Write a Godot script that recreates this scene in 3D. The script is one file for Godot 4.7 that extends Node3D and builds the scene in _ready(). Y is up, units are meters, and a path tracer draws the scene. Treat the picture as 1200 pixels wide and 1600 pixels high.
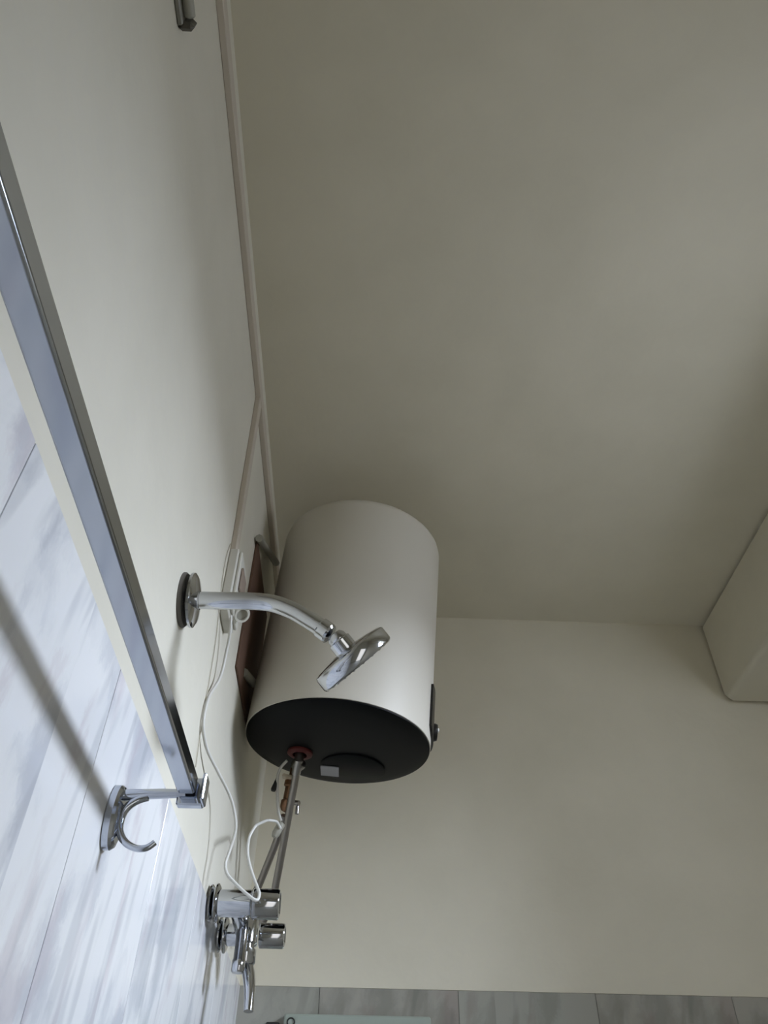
extends Node3D
# A bathroom seen from below: water heater, shower arm, mixer tap and towel rack on the left wall.
# The left wall is the plane x = 0, the far wall z = BACK, the camera stands at z = 0.

const EYE := 1.40          # height of the lens above the floor
const CEIL := 1.631        # heights below are measured from the lens
const TILE_TOP := 0.488
const BACK := -2.231
const FRONT := 1.0
const WIDE := 1.72
const FLOOR := -1.40

var rng := RandomNumberGenerator.new()
var M := {}
var taken := {}


const AWAY := 1.08           # the heater hangs this much deeper into the corner than first surveyed


func H(x: float, y: float, z: float) -> Vector3:
	return V(0.28 + (x - 0.28) * AWAY, y * AWAY, z * AWAY)


func V(x: float, y: float, z: float) -> Vector3:
	return Vector3(x, y + EYE, z)


# ---------------------------------------------------------------- naming
func numbered(called: String) -> String:
	if not taken.has(called):
		taken[called] = 0
		return called
	taken[called] += 1
	return "%s_%03d" % [called, taken[called]]


func thing(called: String, label: String, category: String, at: Vector3) -> Node3D:
	var o := Node3D.new()
	o.name = numbered(called)
	add_child(o, true)
	o.position = at
	o.set_meta("label", label)
	o.set_meta("category", category)
	return o


func obj(called: String, st, m: Material, parent: Node3D, label := "") -> MeshInstance3D:
	var o := MeshInstance3D.new()
	o.name = called
	o.mesh = st if st is Mesh else st.commit()
	o.material_override = m
	parent.add_child(o, true)
	o.cast_shadow = GeometryInstance3D.SHADOW_CASTING_SETTING_ON
	if parent != self:
		# shapes are written in world coordinates; parts sit under their thing's base
		var base: Vector3 = parent.global_position if parent.is_inside_tree() else parent.position
		o.position = -base if not (st is Mesh) else Vector3.ZERO
	if label:
		o.set_meta("label", label)
	return o


func struct(called: String, st, m: Material, label: String, category: String) -> MeshInstance3D:
	var o := obj(called, st, m, self)
	o.set_meta("kind", "structure")
	o.set_meta("label", label)
	o.set_meta("category", category)
	return o


# ---------------------------------------------------------------- shapes
func begin() -> SurfaceTool:
	var st := SurfaceTool.new()
	st.begin(Mesh.PRIMITIVE_TRIANGLES)
	return st


func tri(st: SurfaceTool, a: Vector3, b: Vector3, c: Vector3, na: Vector3, nb: Vector3, nc: Vector3) -> void:
	var f := (c - a).cross(b - a)
	if f.length_squared() < 1e-18:
		return
	if f.dot(na + nb + nc) < 0.0:
		var t := b; b = c; c = t
		t = nb; nb = nc; nc = t
	st.set_normal(na); st.add_vertex(a)
	st.set_normal(nb); st.add_vertex(b)
	st.set_normal(nc); st.add_vertex(c)


func quad(st: SurfaceTool, a: Vector3, b: Vector3, c: Vector3, d: Vector3, n: Vector3) -> void:
	tri(st, a, b, c, n, n, n)
	tri(st, a, c, d, n, n, n)


func box(st: SurfaceTool, lo: Vector3, hi: Vector3, bev := 0.0, turn := Basis.IDENTITY, smooth := false) -> void:
	# a box with chamfered (or rounded-looking, when smooth) edges; turned about its middle
	var mid := (lo + hi) * 0.5
	var h := (hi - lo).abs() * 0.5
	var b: float = minf(bev, minf(h.x, minf(h.y, h.z)) * 0.98)
	var ax := [Vector3.RIGHT, Vector3.UP, Vector3.BACK]
	for i in 3:
		var j := (i + 1) % 3
		var k := (i + 2) % 3
		for s in [-1.0, 1.0]:
			var n: Vector3 = ax[i] * s
			var c: Vector3 = ax[i] * h[i] * s
			var u: Vector3 = ax[j] * (h[j] - b)
			var w: Vector3 = ax[k] * (h[k] - b)
			quad(st, mid + turn * (c - u - w), mid + turn * (c + u - w), mid + turn * (c + u + w), mid + turn * (c - u + w), turn * n)
			if b <= 0.0:
				continue
			for t in [-1.0, 1.0]:
				# the chamfer between face i(s) and face j(t), running along k
				var p: Vector3 = ax[i] * h[i] * s + ax[j] * (h[j] - b) * t
				var q: Vector3 = ax[i] * (h[i] - b) * s + ax[j] * h[j] * t
				var e: Vector3 = ax[k] * (h[k] - b)
				var m: Vector3 = (ax[i] * s + ax[j] * t).normalized()
				var n1: Vector3 = ax[i] * s if smooth else m
				var n2: Vector3 = ax[j] * t if smooth else m
				tri(st, mid + turn * (p - e), mid + turn * (p + e), mid + turn * (q + e), turn * n1, turn * n1, turn * n2)
				tri(st, mid + turn * (p - e), mid + turn * (q + e), mid + turn * (q - e), turn * n1, turn * n2, turn * n2)
	if b > 0.0:
		for sx in [-1.0, 1.0]:
			for sy in [-1.0, 1.0]:
				for sz in [-1.0, 1.0]:
					var px := Vector3(h.x * sx, (h.y - b) * sy, (h.z - b) * sz)
					var py := Vector3((h.x - b) * sx, h.y * sy, (h.z - b) * sz)
					var pz := Vector3((h.x - b) * sx, (h.y - b) * sy, h.z * sz)
					var n := turn * Vector3(sx, sy, sz).normalized()
					tri(st, mid + turn * px, mid + turn * py, mid + turn * pz, n, n, n)


func frame_of(axis: Vector3) -> Basis:
	var a := axis.normalized()
	var u := (Vector3.RIGHT if absf(a.x) < 0.9 else Vector3.UP)
	u = (u - a * u.dot(a)).normalized()
	return Basis(u, a, u.cross(a))


func lathe(st: SurfaceTool, at: Vector3, axis: Vector3, prof: Array, sides := 48, from := 0.0, to := TAU, crease := 40.0) -> void:
	# prof: [radius, height] pairs from the base upward along the axis
	var f := frame_of(axis)
	var n := prof.size()
	var sn: Array[Vector2] = []
	for i in n - 1:
		var d := Vector2(prof[i + 1][0] - prof[i][0], prof[i + 1][1] - prof[i][1])
		sn.append(Vector2(d.y, -d.x).normalized())
	for i in n - 1:
		var na := sn[i]
		var nb := sn[i]
		if i > 0 and absf(sn[i - 1].angle_to(sn[i])) < deg_to_rad(crease):
			na = (sn[i - 1] + sn[i]).normalized()
		if i < n - 2 and absf(sn[i + 1].angle_to(sn[i])) < deg_to_rad(crease):
			nb = (sn[i + 1] + sn[i]).normalized()
		for k in sides:
			var a0 := from + (to - from) * k / sides
			var a1 := from + (to - from) * (k + 1) / sides
			var d0 := f.x * cos(a0) + f.z * sin(a0)
			var d1 := f.x * cos(a1) + f.z * sin(a1)
			var p00: Vector3 = at + d0 * prof[i][0] + f.y * prof[i][1]
			var p01: Vector3 = at + d1 * prof[i][0] + f.y * prof[i][1]
			var p10: Vector3 = at + d0 * prof[i + 1][0] + f.y * prof[i + 1][1]
			var p11: Vector3 = at + d1 * prof[i + 1][0] + f.y * prof[i + 1][1]
			var n00 := d0 * na.x + f.y * na.y
			var n01 := d1 * na.x + f.y * na.y
			var n10 := d0 * nb.x + f.y * nb.y
			var n11 := d1 * nb.x + f.y * nb.y
			tri(st, p00, p01, p11, n00, n01, n11)
			tri(st, p00, p11, p10, n00, n11, n10)


func rod(st: SurfaceTool, a: Vector3, b: Vector3, r: float, bev := 0.001, sides := 32) -> void:
	var l := (b - a).length()
	lathe(st, a, b - a, [[0.0, 0.0], [r - bev, 0.0], [r, bev], [r, l - bev], [r - bev, l], [0.0, l]], sides)


func smooth_path(pts: Array, step := 0.006) -> PackedVector3Array:
	var c := Curve3D.new()
	c.bake_interval = step
	for i in pts.size():
		var p: Vector3 = pts[i]
		var t := Vector3.ZERO
		if i > 0 and i < pts.size() - 1:
			var q: Vector3 = pts[i + 1]
			var o: Vector3 = pts[i - 1]
			t = (q - o).normalized() * minf((q - p).length(), (p - o).length()) / 3.0
		c.add_point(p, -t, t)
	return c.get_baked_points()


func tube(st: SurfaceTool, path: PackedVector3Array, r0: float, r1 := -1.0, sides := 16) -> void:
	if r1 < 0.0:
		r1 = r0
	var n := path.size()
	var up := Vector3.ZERO
	var rings := []
	for i in n:
		var d := (path[mini(i + 1, n - 1)] - path[maxi(i - 1, 0)]).normalized()
		if up == Vector3.ZERO:
			up = frame_of(d).x
		up = (up - d * up.dot(d)).normalized()
		var side := d.cross(up)
		var r := lerpf(r0, r1, float(i) / (n - 1))
		var ring := []
		for k in sides:
			var a := TAU * k / sides
			var o := up * cos(a) + side * sin(a)
			ring.append([path[i] + o * r, o])
		rings.append(ring)
	for i in n - 1:
		for k in sides:
			var a = rings[i][k]
			var b = rings[i][(k + 1) % sides]
			var c = rings[i + 1][(k + 1) % sides]
			var d = rings[i + 1][k]
			tri(st, a[0], b[0], c[0], a[1], b[1], c[1])
			tri(st, a[0], c[0], d[0], a[1], c[1], d[1])
	for e in [0, n - 1]:
		var nrm := (path[0] - path[1]).normalized() if e == 0 else (path[n - 1] - path[n - 2]).normalized()
		for k in sides:
			tri(st, path[e], rings[e][k][0], rings[e][(k + 1) % sides][0], nrm, nrm, nrm)


# ---------------------------------------------------------------- materials
func plain(c: Color, rough := 0.6, metal := 0.0) -> StandardMaterial3D:
	var m := StandardMaterial3D.new()
	m.albedo_color = c
	m.roughness = rough
	m.metallic = metal
	return m


func noise_tex(freq: float, seed_: int, bump: float, size := 512) -> NoiseTexture2D:
	var n := FastNoiseLite.new()
	n.seed = seed_
	n.frequency = freq
	n.fractal_octaves = 4
	var t := NoiseTexture2D.new()
	t.width = size
	t.height = size
	t.seamless = true
	t.noise = n
	if bump > 0.0:
		t.as_normal_map = true
		t.bump_strength = bump
	return t


func paint(c: Color, seed_: int) -> StandardMaterial3D:
	# emulsion on plaster: faint unevenness of tone and of surface
	var m := plain(c, 0.62)
	var n := FastNoiseLite.new()
	n.seed = seed_
	n.frequency = 0.006
	n.fractal_octaves = 4
	var g := Gradient.new()
	g.set_color(0, Color(0.965, 0.965, 0.96))
	g.set_color(1, Color(1, 1, 1))
	var t := NoiseTexture2D.new()
	t.width = 512
	t.height = 512
	t.seamless = true
	t.noise = n
	t.color_ramp = g
	m.albedo_texture = t
	m.normal_enabled = true
	m.normal_texture = noise_tex(0.03, seed_ + 5, 1.2)
	m.normal_scale = 0.25
	m.uv1_triplanar = true
	m.uv1_world_triplanar = true
	m.uv1_scale = Vector3(0.9, 0.9, 0.9)
	return m


func marble(seed_: int, base: Color, grey: Color, pink: Color) -> StandardMaterial3D:
	# glazed tile printed with a clouded, upward-streaked marble
	var a := FastNoiseLite.new()
	a.seed = seed_
	a.frequency = 0.012
	a.fractal_octaves = 5
	a.domain_warp_enabled = true
	a.domain_warp_amplitude = 30.0
	a.domain_warp_frequency = 0.008
	var b := FastNoiseLite.new()
	b.seed = seed_ + 11
	b.frequency = 0.02
	b.fractal_octaves = 3
	var w := 256
	var h := 448
	var im := Image.create(w, h, false, Image.FORMAT_RGB8)
	for y in h:
		for x in w:
			var sx := x + 0.18 * y
			var cloud := smoothstep(-0.05, 0.5, a.get_noise_2d(sx * 0.65, y * 0.40))
			var streak := smoothstep(0.12, 0.5, b.get_noise_2d(sx * 1.1, y * 0.18))
			var blush := smoothstep(0.1, 0.55, a.get_noise_2d(sx * 1.0 + 500.0, y * 0.35 + 300.0))
			var c := base.lerp(grey, cloud * 0.45)
			c = c.lerp(pink, blush * 0.4)
			c = c.lerp(grey.darkened(0.12), streak * 0.22)
			im.set_pixel(x, y, c)
	var m := plain(Color.WHITE, 0.13)
	m.albedo_texture = ImageTexture.create_from_image(im)
	m.metallic_specular = 0.5
	return m


func make_materials() -> void:
	M.wall = paint(Color(0.885, 0.868, 0.812), 3)
	M.ceiling = paint(Color(0.882, 0.855, 0.774), 8)
	M.tiles = [marble(21, Color(0.955, 0.96, 0.965), Color(0.66, 0.68, 0.735), Color(0.80, 0.755, 0.79)),
		marble(47, Color(0.955, 0.96, 0.965), Color(0.68, 0.70, 0.75), Color(0.80, 0.76, 0.78)),
		marble(83, Color(0.955, 0.96, 0.965), Color(0.65, 0.675, 0.72), Color(0.79, 0.75, 0.785))]
	M.border = [marble(121, Color(0.65, 0.635, 0.595), Color(0.46, 0.46, 0.43), Color(0.56, 0.51, 0.49)),
		marble(147, Color(0.64, 0.635, 0.595), Color(0.48, 0.48, 0.45), Color(0.55, 0.52, 0.49))]
	M.grout = plain(Color(0.82, 0.83, 0.85), 0.9)
	M.grout_grey = plain(Color(0.50, 0.49, 0.46), 0.9)
	M.floor = plain(Color(0.80, 0.79, 0.75), 0.4)
	M.chrome = plain(Color(0.80, 0.81, 0.83), 0.09, 1.0)
	M.satin = plain(Color(0.62, 0.61, 0.60), 0.28, 1.0)
	M.flex = plain(Color(0.60, 0.58, 0.56), 0.40, 1.0)
	M.brass = plain(Color(0.55, 0.42, 0.33), 0.35, 0.9)
	M.enamel = plain(Color(0.835, 0.815, 0.765), 0.45)
	M.black = plain(Color(0.028, 0.034, 0.040), 0.5)
	M.black.metallic_specular = 0.25
	M.knob = plain(Color(0.06, 0.055, 0.05), 0.35)
	M.sticker = plain(Color(0.62, 0.62, 0.64), 0.5)
	M.red = plain(Color(0.31, 0.08, 0.065), 0.6)
	M.cable = plain(Color(0.87, 0.865, 0.84), 0.4)
	M.plastic = plain(Color(0.86, 0.85, 0.81), 0.4)
	M.trunking = plain(Color(0.79, 0.75, 0.69), 0.5)
	M.switch = plain(Color(0.56, 0.50, 0.45), 0.5)
	M.rubber = plain(Color(0.40, 0.385, 0.365), 0.7)
	M.endcap = plain(Color(0.33, 0.32, 0.29), 0.5)
	M.plate_brown = plain(Color(0.37, 0.27, 0.21), 0.75)
	M.wire = plain(Color(0.80, 0.775, 0.71), 0.5)
	M.grey = plain(Color(0.60, 0.59, 0.54), 0.5)
	M.tubelight = plain(Color(0.50, 0.49, 0.45), 0.45)
	M.dark = plain(Color(0.14, 0.14, 0.13), 0.5)
	M.frame = plain(Color(0.80, 0.82, 0.82), 0.4)
	M.rack = plain(Color(0.78, 0.80, 0.84), 0.13, 1.0)
	M.mirror = plain(Color(0.86, 0.89, 0.88), 0.05, 1.0)
	M.pale = plain(Color(0.62, 0.655, 0.61), 0.4)
	var g := plain(Color(0.92, 0.96, 1.0, 0.08), 0.0)
	g.transparency = BaseMaterial3D.TRANSPARENCY_ALPHA
	M.glass = g


# ---------------------------------------------------------------- the room
const TW := 0.345
const TH := 0.62
const GAP := 0.0022


func tile_mesh(w: float, h: float, u0: float, v0: float) -> ArrayMesh:
	# lies in the plane z = 0..t, base at the origin, faces +z; eased edges
	var st := begin()
	var t := 0.011
	var b := 0.00025
	var face := [Vector3(b, b, t), Vector3(w - b, b, t), Vector3(w - b, h - b, t), Vector3(b, h - b, t)]
	var edge := [Vector3(0, 0, t - b), Vector3(w, 0, t - b), Vector3(w, h, t - b), Vector3(0, h, t - b)]
	var foot := [Vector3(0, 0, 0), Vector3(w, 0, 0), Vector3(w, h, 0), Vector3(0, h, 0)]
	var put := func(p: Vector3, n: Vector3) -> void:
		st.set_normal(n)
		st.set_uv(Vector2(u0 + p.x / TW, v0 + 1.0 - p.y / TH))
		st.add_vertex(p)
	var put4 := func(a: Vector3, c: Vector3, d: Vector3, e: Vector3, n: Vector3) -> void:
		for p in [a, d, c, a, e, d]:
			put.call(p, n)
	put4.call(face[0], face[1], face[2], face[3], Vector3.BACK)
	for i in 4:
		var j := (i + 1) % 4
		var out: Vector3 = ((foot[i] + foot[j]) * 0.5 - Vector3(w, h, 0) * 0.5).normalized()
		out.z = 0
		if absf(out.x) > absf(out.y):
			out = Vector3(signf(out.x), 0, 0)
		else:
			out = Vector3(0, signf(out.y), 0)
		put4.call(edge[i], edge[j], face[j], face[i], (out + Vector3.BACK).normalized())
		put4.call(foot[i], foot[j], edge[j], edge[i], out)
	return st.commit()


func tile_wall(parent: Node3D, at: Vector3, turn: float, first: float, length: float, skins: Array) -> void:
	# at: the wall's foot corner, where the run begins (u = 0), u runs along the turned x axis
	var rot := Basis(Vector3.UP, turn)
	var bed := begin()
	var p0 := at
	var p1 := at + rot * Vector3(length, TILE_TOP - FLOOR - 0.002, 0.0098)
	box(bed, Vector3(minf(p0.x, p1.x), p0.y, minf(p0.z, p1.z)), Vector3(maxf(p0.x, p1.x), p1.y, maxf(p0.z, p1.z)))
	obj("grout", bed, M.grout if skins == M.tiles else M.grout_grey, parent)
	var cache := {}
	var edges := [0.0]
	var u := first
	while u < length - 0.02:
		edges.append(u)
		u += TW
	edges.append(length)
	var tops := [TILE_TOP - FLOOR]
	while tops[-1] > TH + 0.02:
		tops.append(tops[-1] - TH)
	tops.append(0.0)
	for r in tops.size() - 1:
		for c in edges.size() - 1:
			var w: float = edges[c + 1] - edges[c] - GAP
			var h: float = tops[r] - tops[r + 1] - GAP
			var k := rng.randi() % 3
			var key := "%d %d %d" % [roundi(w * 1000), roundi(h * 1000), k]
			if not cache.has(key):
				cache[key] = tile_mesh(w, h, k * 0.37, k * 0.21)
			var o := obj("tile", cache[key], skins[rng.randi() % skins.size()], parent)
			o.transform = Transform3D(rot, at + rot * Vector3(edges[c] + GAP * 0.5, tops[r + 1] + GAP * 0.5, 0))


func build_room() -> void:
	var T := 0.14
	var st := begin()
	box(st, V(-T, TILE_TOP, BACK - T), V(0, CEIL + T, FRONT + T))
	box(st, V(-T, FLOOR, BACK - T), V(-0.009, TILE_TOP, FRONT + T))
	var wl := struct("wall_left", st, M.wall, "cream painted left wall above white marbled tiles", "wall")
	tile_wall(wl, V(-0.009, FLOOR, FRONT), PI / 2, fmod(FRONT + 1.13, TW), FRONT - BACK, M.tiles)

	st = begin()
	box(st, V(0, TILE_TOP, BACK - T), V(WIDE, CEIL + T, BACK))
	box(st, V(0, FLOOR, BACK - T), V(WIDE, TILE_TOP, BACK - 0.009))
	var wb := struct("wall_back", st, M.ceiling, "cream painted far wall with a grey mottled tile dado", "wall")
	tile_wall(wb, V(0, FLOOR, BACK - 0.009), 0.0, 0.20, WIDE, M.border)

	# right wall with the ventilator opening in it
	st = begin()
	box(st, V(WIDE, FLOOR, BACK - T), V(WIDE + T, WIN_LO.y, FRONT + T))
	box(st, V(WIDE, WIN_HI.y, BACK - T), V(WIDE + T, CEIL + T, FRONT + T))
	box(st, V(WIDE, WIN_LO.y, BACK - T), V(WIDE + T, WIN_HI.y, WIN_LO.x))
	box(st, V(WIDE, WIN_LO.y, WIN_HI.x), V(WIDE + T, WIN_HI.y, FRONT + T))
	struct("wall_right", st, M.wall, "cream painted right wall with the ventilator window", "wall")

	st = begin()
	box(st, V(0, FLOOR, FRONT), V(0.75, CEIL + T, FRONT + T))
	box(st, V(1.49, FLOOR, FRONT), V(WIDE, CEIL + T, FRONT + T))
	box(st, V(0.75, 0.60, FRONT), V(1.49, CEIL + T, FRONT + T))
	struct("wall_front", st, M.wall, "cream painted wall behind the viewer", "wall")

	st = begin()
	box(st, V(0, CEIL, BACK), V(WIDE, CEIL + T, FRONT))
	struct("ceiling", st, M.ceiling, "plain cream ceiling above the water heater", "ceiling")

	st = begin()
	box(st, V(0, FLOOR - T, BACK), V(WIDE, FLOOR, FRONT))
	struct("floor", st, M.floor, "grey bathroom floor", "floor")

	st = begin()  # doorway added behind the viewer to let in fill light
	for q in [[0.735, 0.775, FLOOR, 0.615], [1.465, 1.505, FLOOR, 0.615], [0.775, 1.465, 0.575, 0.615]]:
		box(st, V(q[0], q[2], FRONT - 0.012), V(q[1], q[3], FRONT + T + 0.012), 0.003)
	struct("door_1", st, M.frame, "white frame of an added doorway behind the viewer for fill light", "door")

	# the boxed beam along the right wall, its arris softly rounded by the plaster
	st = begin()
	box(st, V(1.462, 1.322, BACK), V(WIDE, CEIL, FRONT), 0.022, Basis.IDENTITY, true)
	struct("trim_1", st, M.ceiling, "boxed cream beam under the ceiling along the right wall", "beam")

	# ventilator window
	st = begin()
	var x0 := WIDE + 0.05
	var f := 0.025
	var lo := V(x0, WIN_LO.y, WIN_LO.x)
	var hi := V(x0 + 0.04, WIN_HI.y, WIN_HI.x)
	box(st, lo, Vector3(hi.x, lo.y + f, hi.z), 0.003)
	box(st, Vector3(lo.x, hi.y - f, lo.z), hi, 0.003)
	box(st, Vector3(lo.x, lo.y + f, lo.z), Vector3(hi.x, hi.y - f, lo.z + f), 0.003)
	box(st, Vector3(lo.x, lo.y + f, hi.z - f), Vector3(hi.x, hi.y - f, hi.z), 0.003)
	var wn := struct("window_1", st, M.frame, "small high ventilator window in the right wall", "window")
	st = begin()
	box(st, Vector3(lo.x + 0.017, lo.y + f, lo.z + f), Vector3(lo.x + 0.021, hi.y - f, hi.z - f))
	obj("pane", st, M.glass, wn)


# ---------------------------------------------------------------- the things
func build_heater() -> void:
	var axis := Vector3(0.0693, 0.9971, 0.0313).normalized()
	var c := H(0.2305, 0.801, -1.573)      # middle of the lower rim
	var t := thing("water_heater", "tall cream cylindrical water heater with black underside on the left wall near the corner", "water heater", c)
	var R := 0.201 * AWAY
	var L := 0.553 * AWAY
	var st := begin()
	lathe(st, c, axis, [[R - 0.006, 0.004], [R, 0.006], [R, L - 0.026], [R - 0.003, L - 0.013], [R - 0.010, L - 0.004], [R - 0.022, L], [0, L + 0.010]], 128)
	obj("tank_jacket", st, M.enamel, t, "cream enamelled jacket")
	st = begin()
	lathe(st, c, axis, [[0, -0.010], [R * 0.55, -0.009], [R * 0.85, -0.005], [R - 0.007, 0.0], [R - 0.002, 0.002], [R - 0.002, 0.012]], 128)
	obj("bottom_cap", st, M.black, t, "black plastic underside")
	var u := Vector3(0.998, -0.069, -0.002)
	var w := Vector3(0.0, -0.031, 1.0)
	var under := func(a: float, b: float, d: float) -> Vector3:
		return c + (u * a + w * b - axis * d) * AWAY
	# round inspection cover, a shallow step in the cap
	st = begin()
	lathe(st, under.call(0.035, -0.085, 0.006), -axis, [[0.078, 0.0], [0.078, 0.006], [0.075, 0.008], [0, 0.008]], 64)
	obj("inspection_cover", st, M.black, t)
	st = begin()
	var bt := Basis(u, axis, w).orthonormalized()
	var mid: Vector3 = under.call(-0.016, -0.099, 0.0155)
	box(st, mid - Vector3(0.022, 0.0015, 0.026), mid + Vector3(0.022, 0.0015, 0.026), 0.0004, bt)
	obj("rating_label", st, M.sticker, t, "small light grey rating label")
	# hot outlet: red collar, stub and union nut
	st = begin()
	var out: Vector3 = under.call(-0.081, -0.030, 0.006)
	lathe(st, out, -axis, [[0.030, 0.0], [0.030, 0.008], [0.026, 0.011], [0.017, 0.011], [0.017, 0.004]], 40)
	obj("collar", st, M.red, t, "dark red outlet collar")
	st = begin()
	lathe(st, under.call(-0.081, -0.030, 0.0), -axis, [[0.011, 0.0], [0.011, 0.036], [0.0, 0.036]], 24)
	obj("outlet_stub", st, M.satin, t)
	st = begin()
	lathe(st, under.call(-0.081, -0.034, 0.026), -axis, [[0.0, 0], [0.013, 0], [0.0165, 0.003], [0.0165, 0.017], [0.012, 0.022], [0.0, 0.022]], 6, 0, TAU, 5)
	obj("union_nut", st, M.satin, t, "hexagonal union nut")
	# cold inlet with its safety valve
	st = begin()
	lathe(st, under.call(-0.098, -0.125, 0.0), -axis, [[0.011, 0.0], [0.011, 0.036], [0.0, 0.036]], 24)
	obj("inlet_stub", st, M.brass, t)
	# control panel curved round the front, and its knob
	st = begin()
	var ph := 0.29
	var r0 := R + 0.0005
	var r1 := R + 0.006
	var fr := frame_of(axis)
	var lo := 0.022
	var hi := 0.149
	var rim := func(a: float, r: float, h: float) -> Vector3:
		return c + (fr.x * cos(a) + fr.z * sin(a)) * r + fr.y * h
	for k in 12:
		var a0 := -ph + 2 * ph * k / 12.0
		var a1 := -ph + 2 * ph * (k + 1) / 12.0
		# rounded lower corners: the panel's foot rises towards its sides
		var l0 := lo + 0.02 * pow(absf(a0) / ph, 4)
		var l1 := lo + 0.02 * pow(absf(a1) / ph, 4)
		var d0: Vector3 = fr.x * cos(a0) + fr.z * sin(a0)
		var d1: Vector3 = fr.x * cos(a1) + fr.z * sin(a1)
		tri(st, rim.call(a0, r1, l0), rim.call(a1, r1, l1), rim.call(a1, r1, hi), d0, d1, d1)
		tri(st, rim.call(a0, r1, l0), rim.call(a1, r1, hi), rim.call(a0, r1, hi), d0, d1, d0)
		quad(st, rim.call(a0, r0, l0), rim.call(a1, r0, l1), rim.call(a1, r1, l1), rim.call(a0, r1, l0), -fr.y)
		quad(st, rim.call(a0, r0, hi), rim.call(a1, r0, hi), rim.call(a1, r1, hi), rim.call(a0, r1, hi), fr.y)
	for s in [-1.0, 1.0]:
		var a: float = ph * s
		var nn: Vector3 = (-fr.x * sin(a) + fr.z * cos(a)) * s
		quad(st, rim.call(a, r0, lo + 0.02), rim.call(a, r1, lo + 0.02), rim.call(a, r1, hi), rim.call(a, r0, hi), nn)
	obj("control_panel", st, M.knob, t, "narrow black control panel")
	st = begin()
	lathe(st, rim.call(0.0, r1 - 0.001, 0.056), fr.x, [[0.0, 0], [0.021, 0], [0.021, 0.003], [0.019, 0.009], [0.017, 0.010], [0.0, 0.010]], 40)
	var kn := obj("thermostat_knob", st, M.knob, t)
	st = begin()
	lathe(st, rim.call(0.0, r1 + 0.0085, 0.062), fr.x, [[0.0, 0], [0.0048, 0], [0.0048, 0.0028], [0.0036, 0.0040], [0.0, 0.0040]], 20)
	obj("indicator", st, plain(Color(0.95, 0.94, 0.92), 0.3), kn, "white indicator dot")
	# flat brown plate on the wall; mounting by two pale bracket arms
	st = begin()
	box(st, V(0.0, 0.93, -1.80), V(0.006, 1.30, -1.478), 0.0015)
	obj("brown_plate", st, M.plate_brown, t, "flat reddish brown plate on the wall")
	for q in [[V(0.012, 1.285, -1.452), V(0.018, 1.455, -1.75)], [V(0.006, 0.975, -1.57), V(0.018, 1.00, -1.66)]]:
		st = begin()
		var f: Vector3 = q[0]
		var g: Vector3 = q[1]
		tube(st, PackedVector3Array([f, f.lerp(g, 0.5), g]), 0.010, -1, 8)
		obj("bracket", st, M.grey, t, "pale grey bracket arm")


func build_pipes() -> void:
	# braided connectors from the heater down to the wall behind the mixer
	var t := thing("flexible_pipe", "braided steel pipe running from the union nut under the heater down behind the mixer", "pipe", H(0.147, 0.76, -1.605))
	var st := begin()
	tube(st, smooth_path([H(0.1475, 0.772, -1.598), H(0.1405, 0.735, -1.628), H(0.128, 0.665, -1.682), H(0.114, 0.590, -1.742), H(0.100, 0.535, -1.79), V(0.05, 0.535, -1.96), V(0.0, 0.53, -1.98)]), 0.0085)
	obj("hose", st, M.flex, t)
	st = begin()
	lathe(st, H(0.1478, 0.776, -1.596), Vector3(-0.0075, -0.037, -0.03), [[0.0, 0], [0.0105, 0], [0.0105, 0.03], [0.009, 0.034], [0, 0.034]], 24)
	obj("ferrule", st, M.satin, t, "smooth steel ferrule")

	t = thing("inlet_pipe", "second, shorter looking pipe below the heater with a brass safety valve", "pipe", H(0.12, 0.76, -1.70))
	st = begin()
	tube(st, smooth_path([H(0.119, 0.700, -1.705), H(0.105, 0.665, -1.745), H(0.086, 0.620, -1.775), H(0.068, 0.580, -1.80), V(0.03, 0.60, -1.96), V(0.0, 0.595, -1.975)]), 0.0085)
	obj("hose", st, M.flex, t)
	st = begin()
	var a := H(0.1275, 0.775, -1.692)
	var b := H(0.119, 0.700, -1.705)
	lathe(st, a, b - a, [[0.0, 0.0], [0.013, 0.0], [0.015, 0.003], [0.015, 0.014], [0.011, 0.017], [0.011, 0.046], [0.0145, 0.049], [0.0145, 0.064], [0.010, 0.072], [0.0, 0.076]], 24)
	var sv := obj("safety_valve", st, M.brass, t, "reddish brass safety valve")
	st = begin()
	box(st, H(0.108, 0.773, -1.688), H(0.130, 0.781, -1.672), 0.002, Basis(Vector3.BACK, -0.25))
	obj("valve_lever", st, plain(Color(0.86, 0.80, 0.70), 0.35), sv, "pale valve lever")
	st = begin()
	rod(st, H(0.131, 0.728, -1.70), H(0.150, 0.722, -1.69), 0.006)
	rod(st, H(0.147, 0.716, -1.69), H(0.147, 0.698, -1.692), 0.0045)
	obj("drain_spout", st, M.satin, sv, "small steel drain spout")

	t = thing("drain_tube", "thin pale drain tube with a dark tip hanging left of the brass safety valve", "tube", H(0.115, 0.79, -1.66))
	st = begin()
	tube(st, smooth_path([H(0.118, 0.800, -1.648), H(0.104, 0.788, -1.66), H(0.098, 0.772, -1.675), H(0.100, 0.740, -1.69), H(0.106, 0.705, -1.70), H(0.113, 0.688, -1.705)]), 0.0035)
	obj("tube", st, M.plastic, t)
	st = begin()
	lathe(st, H(0.0965, 0.772, -1.68), Vector3(-0.006, -0.03, 0.0), [[0.0, 0], [0.003, 0.0], [0.0045, 0.012], [0.0065, 0.026], [0.005, 0.031], [0, 0.032]], 20)
	obj("tip", st, M.dark, t, "dark rubber tip")


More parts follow.
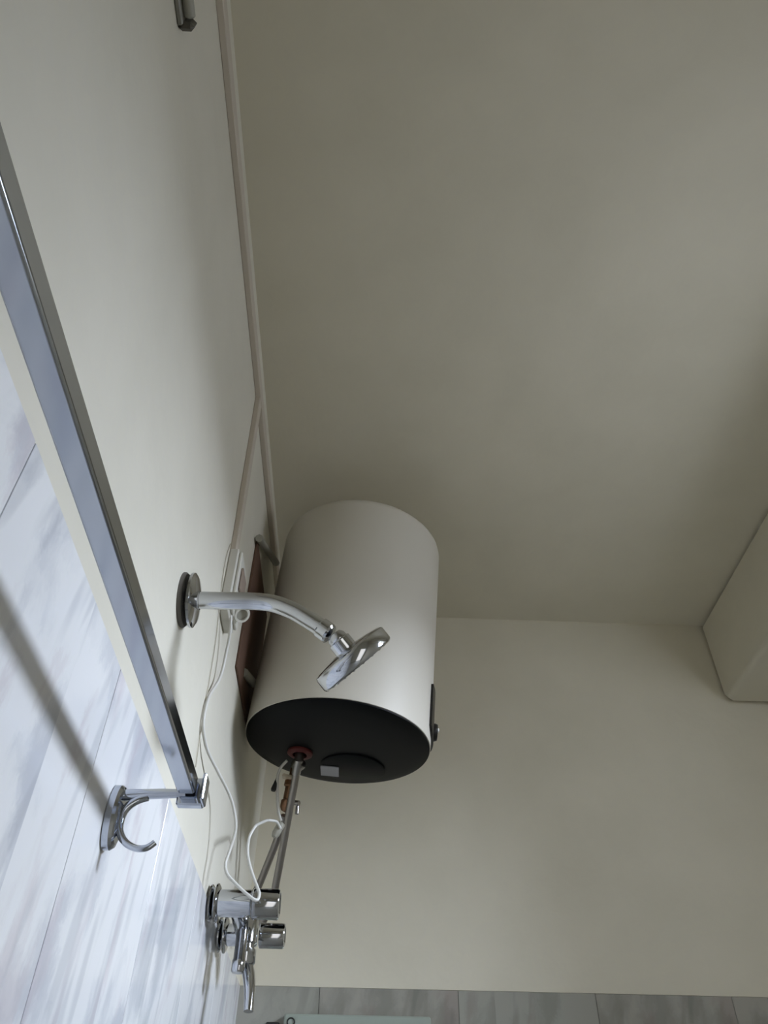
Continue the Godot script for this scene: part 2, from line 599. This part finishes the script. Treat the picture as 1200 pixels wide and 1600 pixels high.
func build_cable() -> void:
	var t := thing("power_cable", "white cable hanging in a loop from the socket box to the heater", "cable", V(0.01, 0.88, -1.26))
	var p := [V(0.020, 0.905, -1.243), V(0.021, 0.875, -1.26), V(0.017, 0.845, -1.28), V(0.012, 0.790, -1.29), V(0.006, 0.734, -1.258), V(0.005, 0.700, -1.246), V(0.0055, 0.665, -1.252), V(0.011, 0.644, -1.293), V(0.023, 0.636, -1.36),
		V(0.036, 0.630, -1.44), V(0.045, 0.612, -1.47), V(0.050, 0.584, -1.49), V(0.044, 0.552, -1.50), V(0.039, 0.523, -1.50), V(0.047, 0.503, -1.50), V(0.078, 0.477, -1.50),
		V(0.099, 0.463, -1.50), V(0.1055, 0.464, -1.503), V(0.106, 0.478, -1.51), V(0.088, 0.514, -1.52), V(0.0735, 0.552, -1.53), V(0.071, 0.588, -1.54), V(0.080, 0.615, -1.55),
		H(0.098, 0.634, -1.57), H(0.115, 0.640, -1.59), H(0.123, 0.632, -1.605)]
	var st := begin()
	tube(st, smooth_path(p), 0.0029, -1, 12)
	obj("flex", st, M.cable, t)
	st = begin()
	lathe(st, H(0.124, 0.646, -1.612), Vector3(-0.02, -0.045, 0.0), [[0, 0], [0.007, 0.0], [0.009, 0.003], [0.009, 0.026], [0.006, 0.034], [0, 0.034]], 24)
	obj("connector", st, M.grey, t, "pale cable connector")

	t = thing("wall_wire", "thin straight wire fixed down the painted wall below the socket box", "wire", V(0.002, 1.0, -1.18))
	st = begin()
	tube(st, smooth_path([V(0.002, 1.048, -1.205), V(0.002, 1.0, -1.19), V(0.002, 0.94, -1.197), V(0.002, 0.83, -1.24), V(0.002, 0.67, -1.255), V(0.002, 0.60, -1.27)]), 0.0010, -1, 8)
	obj("wire", st, M.wire, t)


func build_electrics() -> void:
	var t := thing("cable_trunking", "slim beige cable trunking under the ceiling with a branch down to the socket", "trunking", V(0, 1.5, -1.16))
	var st := begin()
	box(st, V(0.0, 1.489, BACK + 0.01), V(0.013, 1.522, FRONT - 0.01), 0.0015)
	obj("ceiling_run", st, M.trunking, t)
	st = begin()
	var a := V(0.006, 1.49, -1.187)
	var b := V(0.006, 1.046, -1.235)
	var d := (b - a).normalized()
	var ba := Basis(Vector3.RIGHT, -d, Vector3.RIGHT.cross(-d))
	var m := (a + b) * 0.5
	var hl := (b - a).length() * 0.5
	box(st, m - Vector3(0.006, hl, 0.016), m + Vector3(0.006, hl, 0.016), 0.0015, ba)
	obj("branch", st, M.trunking, t)

	t = thing("socket_box", "white surface-mounted socket box on the left wall behind the shower arm", "socket", V(0, 0.95, -1.25))
	st = begin()
	box(st, V(0.0, 0.893, -1.300), V(0.020, 1.046, -1.215), 0.003)
	obj("back_box", st, M.plastic, t)
	st = begin()
	box(st, V(0.020, 0.899, -1.296), V(0.027, 1.040, -1.219), 0.002)
	var pl := obj("front_plate", st, M.plastic, t)
	st = begin()
	box(st, V(0.027, 0.955, -1.285), V(0.032, 1.010, -1.232), 0.002)
	obj("switch_rocker", st, M.switch, pl, "brownish grey switch rocker")
	st = begin()
	lathe(st, V(0.030, 0.922, -1.262), Vector3(0.5, -0.75, 0.45), [[0.012, -0.02], [0.0165, -0.012], [0.0165, 0.020], [0.0155, 0.022], [0.0115, 0.022], [0.0115, 0.010], [0, 0.010]], 32)
	var pg := obj("plug", st, M.plastic, t, "round white plug")
	st = begin()
	lathe(st, V(0.030, 0.922, -1.262) + Vector3(0.5, -0.75, 0.45).normalized() * 0.0105, Vector3(0.5, -0.75, 0.45), [[0.0112, 0.0], [0.0112, 0.006], [0, 0.006]], 24)
	obj("cord_hole", st, M.grey, pg, "dark cord hole")

	t = thing("tube_light", "end of a slim grey tube light high on the left wall at the top edge", "light", V(0, 1.22, -0.2))
	st = begin()
	box(st, V(0.0, 1.196, -0.318), V(0.008, 1.232, 0.60), 0.002)
	obj("body", st, M.tubelight, t)
	st = begin()
	rod(st, V(0.015, 1.212, -0.312), V(0.015, 1.212, 0.58), 0.008, 0.002)
	obj("tube", st, M.grey, t, "unlit tube")
	st = begin()
	box(st, V(0.0, 1.197, -0.326), V(0.022, 1.226, -0.315), 0.005)
	obj("end_cap", st, M.endcap, t, "dark end cap")


func build_shower() -> void:
	var zs := -0.972
	var c := V(0, 0.7285, zs)
	var t := thing("shower_arm", "chrome shower arm with a tilted round shower head in front of the heater", "shower", c)
	var st := begin()
	lathe(st, c, Vector3.RIGHT, [[0, 0], [0.0425, 0.0], [0.0425, 0.003], [0.040, 0.006], [0, 0.006]], 64)  # thin grey disc on the wall behind the flange
	obj("wall_disc", st, M.rubber, t, "dark grey disc against the wall")
	st = begin()
	lathe(st, c + Vector3(0.012, 0, 0), Vector3.RIGHT, [[0, 0.0], [0.041, 0.0], [0.0425, 0.0015], [0.042, 0.005], [0.036, 0.0085], [0.022, 0.011], [0.0145, 0.012], [0.0145, 0.014]], 64)
	obj("flange", st, M.chrome, t, "polished chrome flange")
	st = begin()
	tube(st, smooth_path([V(0.004, 0.7285, zs), V(0.06, 0.7292, zs), V(0.110, 0.730, zs), V(0.140, 0.7265, zs), V(0.170, 0.7145, zs), V(0.195, 0.6985, zs), V(0.217, 0.683, zs)], 0.004), 0.0135, -1, 40)
	obj("arm_pipe", st, M.chrome, t)
	# the head leans out and a little away from the viewer
	var n := Vector3(0.655, -0.62, -0.43).normalized()
	var j := V(0.2155, 0.684, zs)
	st = begin()
	var bend := Vector3(0.80, -0.60, -0.05).normalized()
	lathe(st, j - bend * 0.002, bend, [[0.0, 0], [0.0155, 0.0], [0.0165, 0.002], [0.0165, 0.016], [0.014, 0.019], [0.0, 0.019]], 8, 0, TAU, 5)
	obj("collar_nut", st, M.chrome, t)
	var k := V(0.2405, 0.6675, zs - 0.002)
	st = begin()
	lathe(st, k - n * 0.006, n, [[0.0, -0.004], [0.010, -0.003], [0.0145, 0.003], [0.0145, 0.008], [0.0175, 0.010], [0.0175, 0.030], [0.023, 0.034], [0.0, 0.034]], 40)
	obj("swivel", st, M.chrome, t)
	st = begin()
	var h := k + n * 0.020
	lathe(st, h, n, [[0.0, 0.0], [0.022, 0.0], [0.055, 0.0045], [0.061, 0.007], [0.0625, 0.010], [0.0625, 0.027], [0.0608, 0.030], [0.0590, 0.031], [0.0590, 0.029], [0.0, 0.029]], 80)
	var head := obj("shower_head", st, M.chrome, t)
	st = begin()
	lathe(st, h + n * 0.0285, n, [[0.0585, 0.0], [0.0585, 0.0015], [0.0, 0.0025]], 64)
	var g := begin()
	obj("spray_plate", st, M.satin, head, "matt spray plate")
	for q in [[6, 0.018], [12, 0.034], [18, 0.050]]:
		for i in q[0]:
			var f := frame_of(n)
			var a: float = TAU * i / q[0]
			lathe(g, h + n * 0.0295 + (f.x * cos(a) + f.z * sin(a)) * q[1], n, [[0.0022, 0.0], [0.0016, 0.0025], [0, 0.0025]], 8)
	var nz := obj("nozzles", g, M.rubber, head, "small dark nozzles")
	nz.set_meta("kind", "stuff")


func build_mixer() -> void:
	var t := thing("wall_mixer", "chrome wall mixer tap with two round handles at the tile edge below the heater", "tap", V(0, 0.483, -1.68))
	var st: SurfaceTool
	for q in [[-1.60, 0.486, 0.027, 0.0], [-1.765, 0.476, 0.0235, 0.004]]:
		var c := V(0.004, q[1], q[0])
		var r: float = q[2]
		st = begin()
		lathe(st, c, Vector3.RIGHT, [[0, 0.0], [0.030, 0.0], [0.0325, 0.0015], [0.032, 0.004], [0.027, 0.007], [0.022, 0.008], [0.0, 0.008]], 56)
		lathe(st, c + Vector3(0.011, 0, 0), Vector3.RIGHT, [[0, 0.0], [0.033, 0.0], [0.0345, 0.0015], [0.034, 0.004], [0.029, 0.007], [0.0, 0.009]], 56)
		obj("wall_flange", st, M.chrome, t)
		st = begin()
		lathe(st, c + Vector3(0.012, 0, 0), Vector3.RIGHT, [[0, 0.0], [r - 0.003, 0.0], [r - 0.003, 0.066], [r - 0.005, 0.068], [0.0, 0.068]], 56)
		obj("inlet_barrel", st, M.chrome, t)
		st = begin()
		lathe(st, c + Vector3(0.0815 + q[3] * 0.5, 0, 0), Vector3.RIGHT, [[0, 0.0], [r - 0.002, 0.0], [r, 0.002], [r, 0.048], [r - 0.002, 0.051], [r - 0.006, 0.052], [r - 0.008, 0.050], [0.0, 0.050]], 56)
		obj("handle", st, M.chrome, t)
	st = begin()
	rod(st, V(0.056, 0.486, -1.62), V(0.056, 0.477, -1.75), 0.017, 0.002, 40)
	obj("body", st, M.chrome, t)
	# middle: outlet downwards, hose outlet beside it, spout
	st = begin()
	lathe(st, V(0.072, 0.482, -1.69), Vector3.DOWN, [[0, -0.016], [0.014, -0.016], [0.019, -0.010], [0.019, 0.040], [0.0155, 0.043], [0.0155, 0.050], [0.0205, 0.052], [0.0205, 0.074], [0.018, 0.078], [0.0, 0.078]], 40)
	obj("outlet", st, M.chrome, t)
	st = begin()
	lathe(st, V(0.066, 0.455, -1.655), Vector3.DOWN, [[0, 0], [0.011, 0.0], [0.011, 0.050], [0.0125, 0.052], [0.0125, 0.070], [0.010, 0.073], [0, 0.073]], 32)
	obj("hose_outlet", st, M.chrome, t)
	st = begin()
	tube(st, smooth_path([V(0.076, 0.405, -1.69), V(0.084, 0.385, -1.686), V(0.090, 0.355, -1.68), V(0.092, 0.325, -1.675)], 0.004), 0.0125, 0.009, 24)
	obj("spout", st, M.chrome, t)


func build_rack() -> void:
	var t := thing("towel_rack", "chrome towel rail with a hooked end bracket on the tiles of the left wall", "towel rail", V(0, 0.38, -0.88))
	var st := begin()
	box(st, V(0.0735, 0.379, -0.872), V(0.0945, 0.4005, 0.02), 0.003, Basis.IDENTITY, true)
	obj("rail", st, M.rack, t)
	for q in [[-0.879, 1.0], [0.026, -1.0]]:
		var z: float = q[0]
		st = begin()
		# oval rose on the wall
		for i in 1:
			var prof := []
			for e in [[1.0, 0.003], [1.0, 0.010], [0.93, 0.0135], [0.80, 0.015], [0.0, 0.015]]:
				prof.append(e)
			var N := 48
			for s in prof.size() - 1:
				for k in N:
					var P := []
					for w in [[s, k], [s, k + 1], [s + 1, k + 1], [s + 1, k]]:
						var a: float = TAU * w[1] / N
						var e = prof[w[0]]
						P.append(V(e[1], 0.354 + 0.036 * e[0] * sin(a), z + 0.021 * e[0] * cos(a)))
					var am := TAU * (k + 0.5) / N
					var sd := Vector3(0, 0.021 * sin(am), 0.036 * cos(am)).normalized()
					var nn: Vector3 = [sd, (sd + Vector3.RIGHT * 0.6).normalized(), (sd * 0.4 + Vector3.RIGHT).normalized(), Vector3.RIGHT][s]
					quad(st, P[0], P[1], P[2], P[3], nn)
		obj("wall_rose", st, M.rack, t)
		# arm tapering out to the rail, with the fillet that runs into the hook
		st = begin()
		tube(st, smooth_path([V(0.008, 0.379, z), V(0.035, 0.381, z), V(0.060, 0.3825, z), V(0.082, 0.3835, z)], 0.004), 0.0068, 0.0048, 20)
		obj("arm", st, M.rack, t)
		st = begin()
		tube(st, smooth_path([V(0.040, 0.3785, z), V(0.030, 0.375, z), V(0.0195, 0.366, z), V(0.0155, 0.354, z), V(0.0170, 0.339, z), V(0.0265, 0.3265, z), V(0.040, 0.3205, z), V(0.051, 0.3215, z), V(0.0585, 0.3275, z)], 0.003), 0.0052, 0.0034, 20)
		obj("hook", st, M.rack, t)
		# square end cap with the raised outer lip
		st = begin()
		var zc: float = z - 0.004 * q[1]
		box(st, V(0.0725, 0.3695, zc - 0.006), V(0.1035, 0.402, zc + 0.006), 0.002)
		box(st, V(0.1010, 0.3705, zc - 0.004), V(0.1055, 0.402, zc + 0.020), 0.0015)
		obj("end_cap", st, M.rack, t)


func build_far_corner() -> void:
	var t := thing("wall_mirror", "pale framed mirror on the grey tiles of the far wall, only its top edge showing", "mirror", V(0.297, 0.2, BACK))
	var st := begin()
	var z := BACK + 0.002
	box(st, V(0.119, 0.395, z), V(0.474, 0.426, z + 0.022), 0.004)
	box(st, V(0.119, -0.10, z), V(0.474, -0.072, z + 0.022), 0.004)
	box(st, V(0.119, -0.072, z), V(0.147, 0.395, z + 0.022), 0.004)
	box(st, V(0.446, -0.072, z), V(0.474, 0.395, z + 0.022), 0.004)
	obj("frame", st, M.pale, t)
	st = begin()
	box(st, V(0.147, -0.072, z), V(0.446, 0.395, z + 0.010))
	obj("glass", st, M.mirror, t)
	t = thing("hook_ring", "small dark ring on the top left corner of the mirror frame", "hook", V(0.135, 0.414, z + 0.024))
	st = begin()
	var ring := PackedVector3Array()
	for k in 33:
		var a := TAU * k / 32.0
		ring.append(V(0.1365 + 0.0085 * cos(a), 0.408 + 0.0085 * sin(a), z + 0.0238))
	tube(st, ring, 0.0016, -1, 10)
	obj("ring", st, M.dark, t)
	t = thing("wall_hook", "small dark hook on the grey tiles left of the mirror", "hook", V(0.09, 0.408, z))
	st = begin()
	box(st, V(0.076, 0.392, z), V(0.108, 0.410, z + 0.010), 0.002)
	obj("hook_plate", st, M.dark, t)
	st = begin()
	tube(st, smooth_path([V(0.092, 0.398, z + 0.008), V(0.092, 0.388, z + 0.022), V(0.092, 0.380, z + 0.026), V(0.092, 0.384, z + 0.034)], 0.003), 0.003, -1, 10)
	obj("hook_arm", st, M.dark, t)


const WIN_LO := Vector2(-1.12, 0.92)     # z, height
const WIN_HI := Vector2(-0.52, 1.30)


func _ready() -> void:
	# camera, sky, daylight, exposure
	var cam := Camera3D.new()
	cam.name = "camera"
	add_child(cam)
	cam.transform = Transform3D(Basis(Vector3(0.9991987, 0.01130947, 0.03839347), Vector3(-0.03470741, 0.72257436, 0.69042139), Vector3(-0.01993384, -0.69120069, 0.72238788)).orthonormalized(), V(0.28, 0, 0))
	cam.fov = rad_to_deg(2.0 * atan(800.0 / 1220.1))
	cam.near = 0.02
	cam.current = true

	var env := Environment.new()
	var sky := Sky.new()
	var sm := ProceduralSkyMaterial.new()
	sm.sky_top_color = Color(0.62, 0.74, 0.92)
	sm.sky_horizon_color = Color(0.86, 0.90, 0.96)
	sm.ground_horizon_color = Color(0.60, 0.62, 0.62)
	sm.ground_bottom_color = Color(0.30, 0.30, 0.28)
	sm.sun_angle_max = 0.0
	sky.sky_material = sm
	env.background_mode = Environment.BG_SKY
	env.sky = sky
	env.background_energy_multiplier = 6.0
	env.tonemap_mode = Environment.TONE_MAPPER_LINEAR
	env.tonemap_exposure = 0.184
	env.sdfgi_enabled = true
	env.ssao_enabled = true
	env.ssil_enabled = true
	var we := WorldEnvironment.new()
	we.name = "environment"
	we.environment = env
	add_child(we)

	var day := AreaLight3D.new()      # the bright patch of sky outside the ventilator
	day.name = "window_daylight"
	day.area_size = Vector2(1.5, 1.3)
	day.area_normalize_energy = true
	day.light_energy = 400.0
	day.light_color = Color(0.885, 0.93, 1.0)
	day.shadow_enabled = true
	day.area_range = 12.0
	day.area_attenuation = 2.0
	add_child(day)
	day.look_at_from_position(V(WIDE + 1.25, 1.95, -0.40), V(WIDE, 1.12, -0.82))

	var soft_fill := AreaLight3D.new()     # added fill at the ventilator, brightening ceiling and far wall
	soft_fill.name = "window_fill"
	soft_fill.area_size = Vector2(0.55, 0.33)
	soft_fill.area_normalize_energy = true
	soft_fill.light_energy = 3.3
	soft_fill.light_color = Color(0.90, 0.93, 1.0)
	soft_fill.shadow_enabled = true
	soft_fill.area_range = 8.0
	soft_fill.area_attenuation = 2.0
	add_child(soft_fill)
	soft_fill.look_at_from_position(V(WIDE + 0.03, (WIN_LO.y + WIN_HI.y) * 0.5, (WIN_LO.x + WIN_HI.x) * 0.5), V(0.0, 0.9, -1.9))

	var fill_lamp := AreaLight3D.new()     # added fill light, standing in a made-up doorway behind the viewer
	fill_lamp.name = "added_fill"
	fill_lamp.area_size = Vector2(0.70, 1.9)
	fill_lamp.area_normalize_energy = true
	fill_lamp.light_energy = 2.6
	fill_lamp.light_color = Color(1.0, 0.985, 0.965)
	fill_lamp.shadow_enabled = true
	fill_lamp.area_range = 8.0
	fill_lamp.area_attenuation = 2.0
	add_child(fill_lamp)
	fill_lamp.look_at_from_position(V(1.12, -0.40, FRONT + 0.08), V(1.12, -0.40, -1.0))

	rng.seed = 7
	make_materials()
	build_room()
	build_heater()
	build_shower()
	build_rack()
	build_mixer()
	build_pipes()
	build_cable()
	build_electrics()
	build_far_corner()
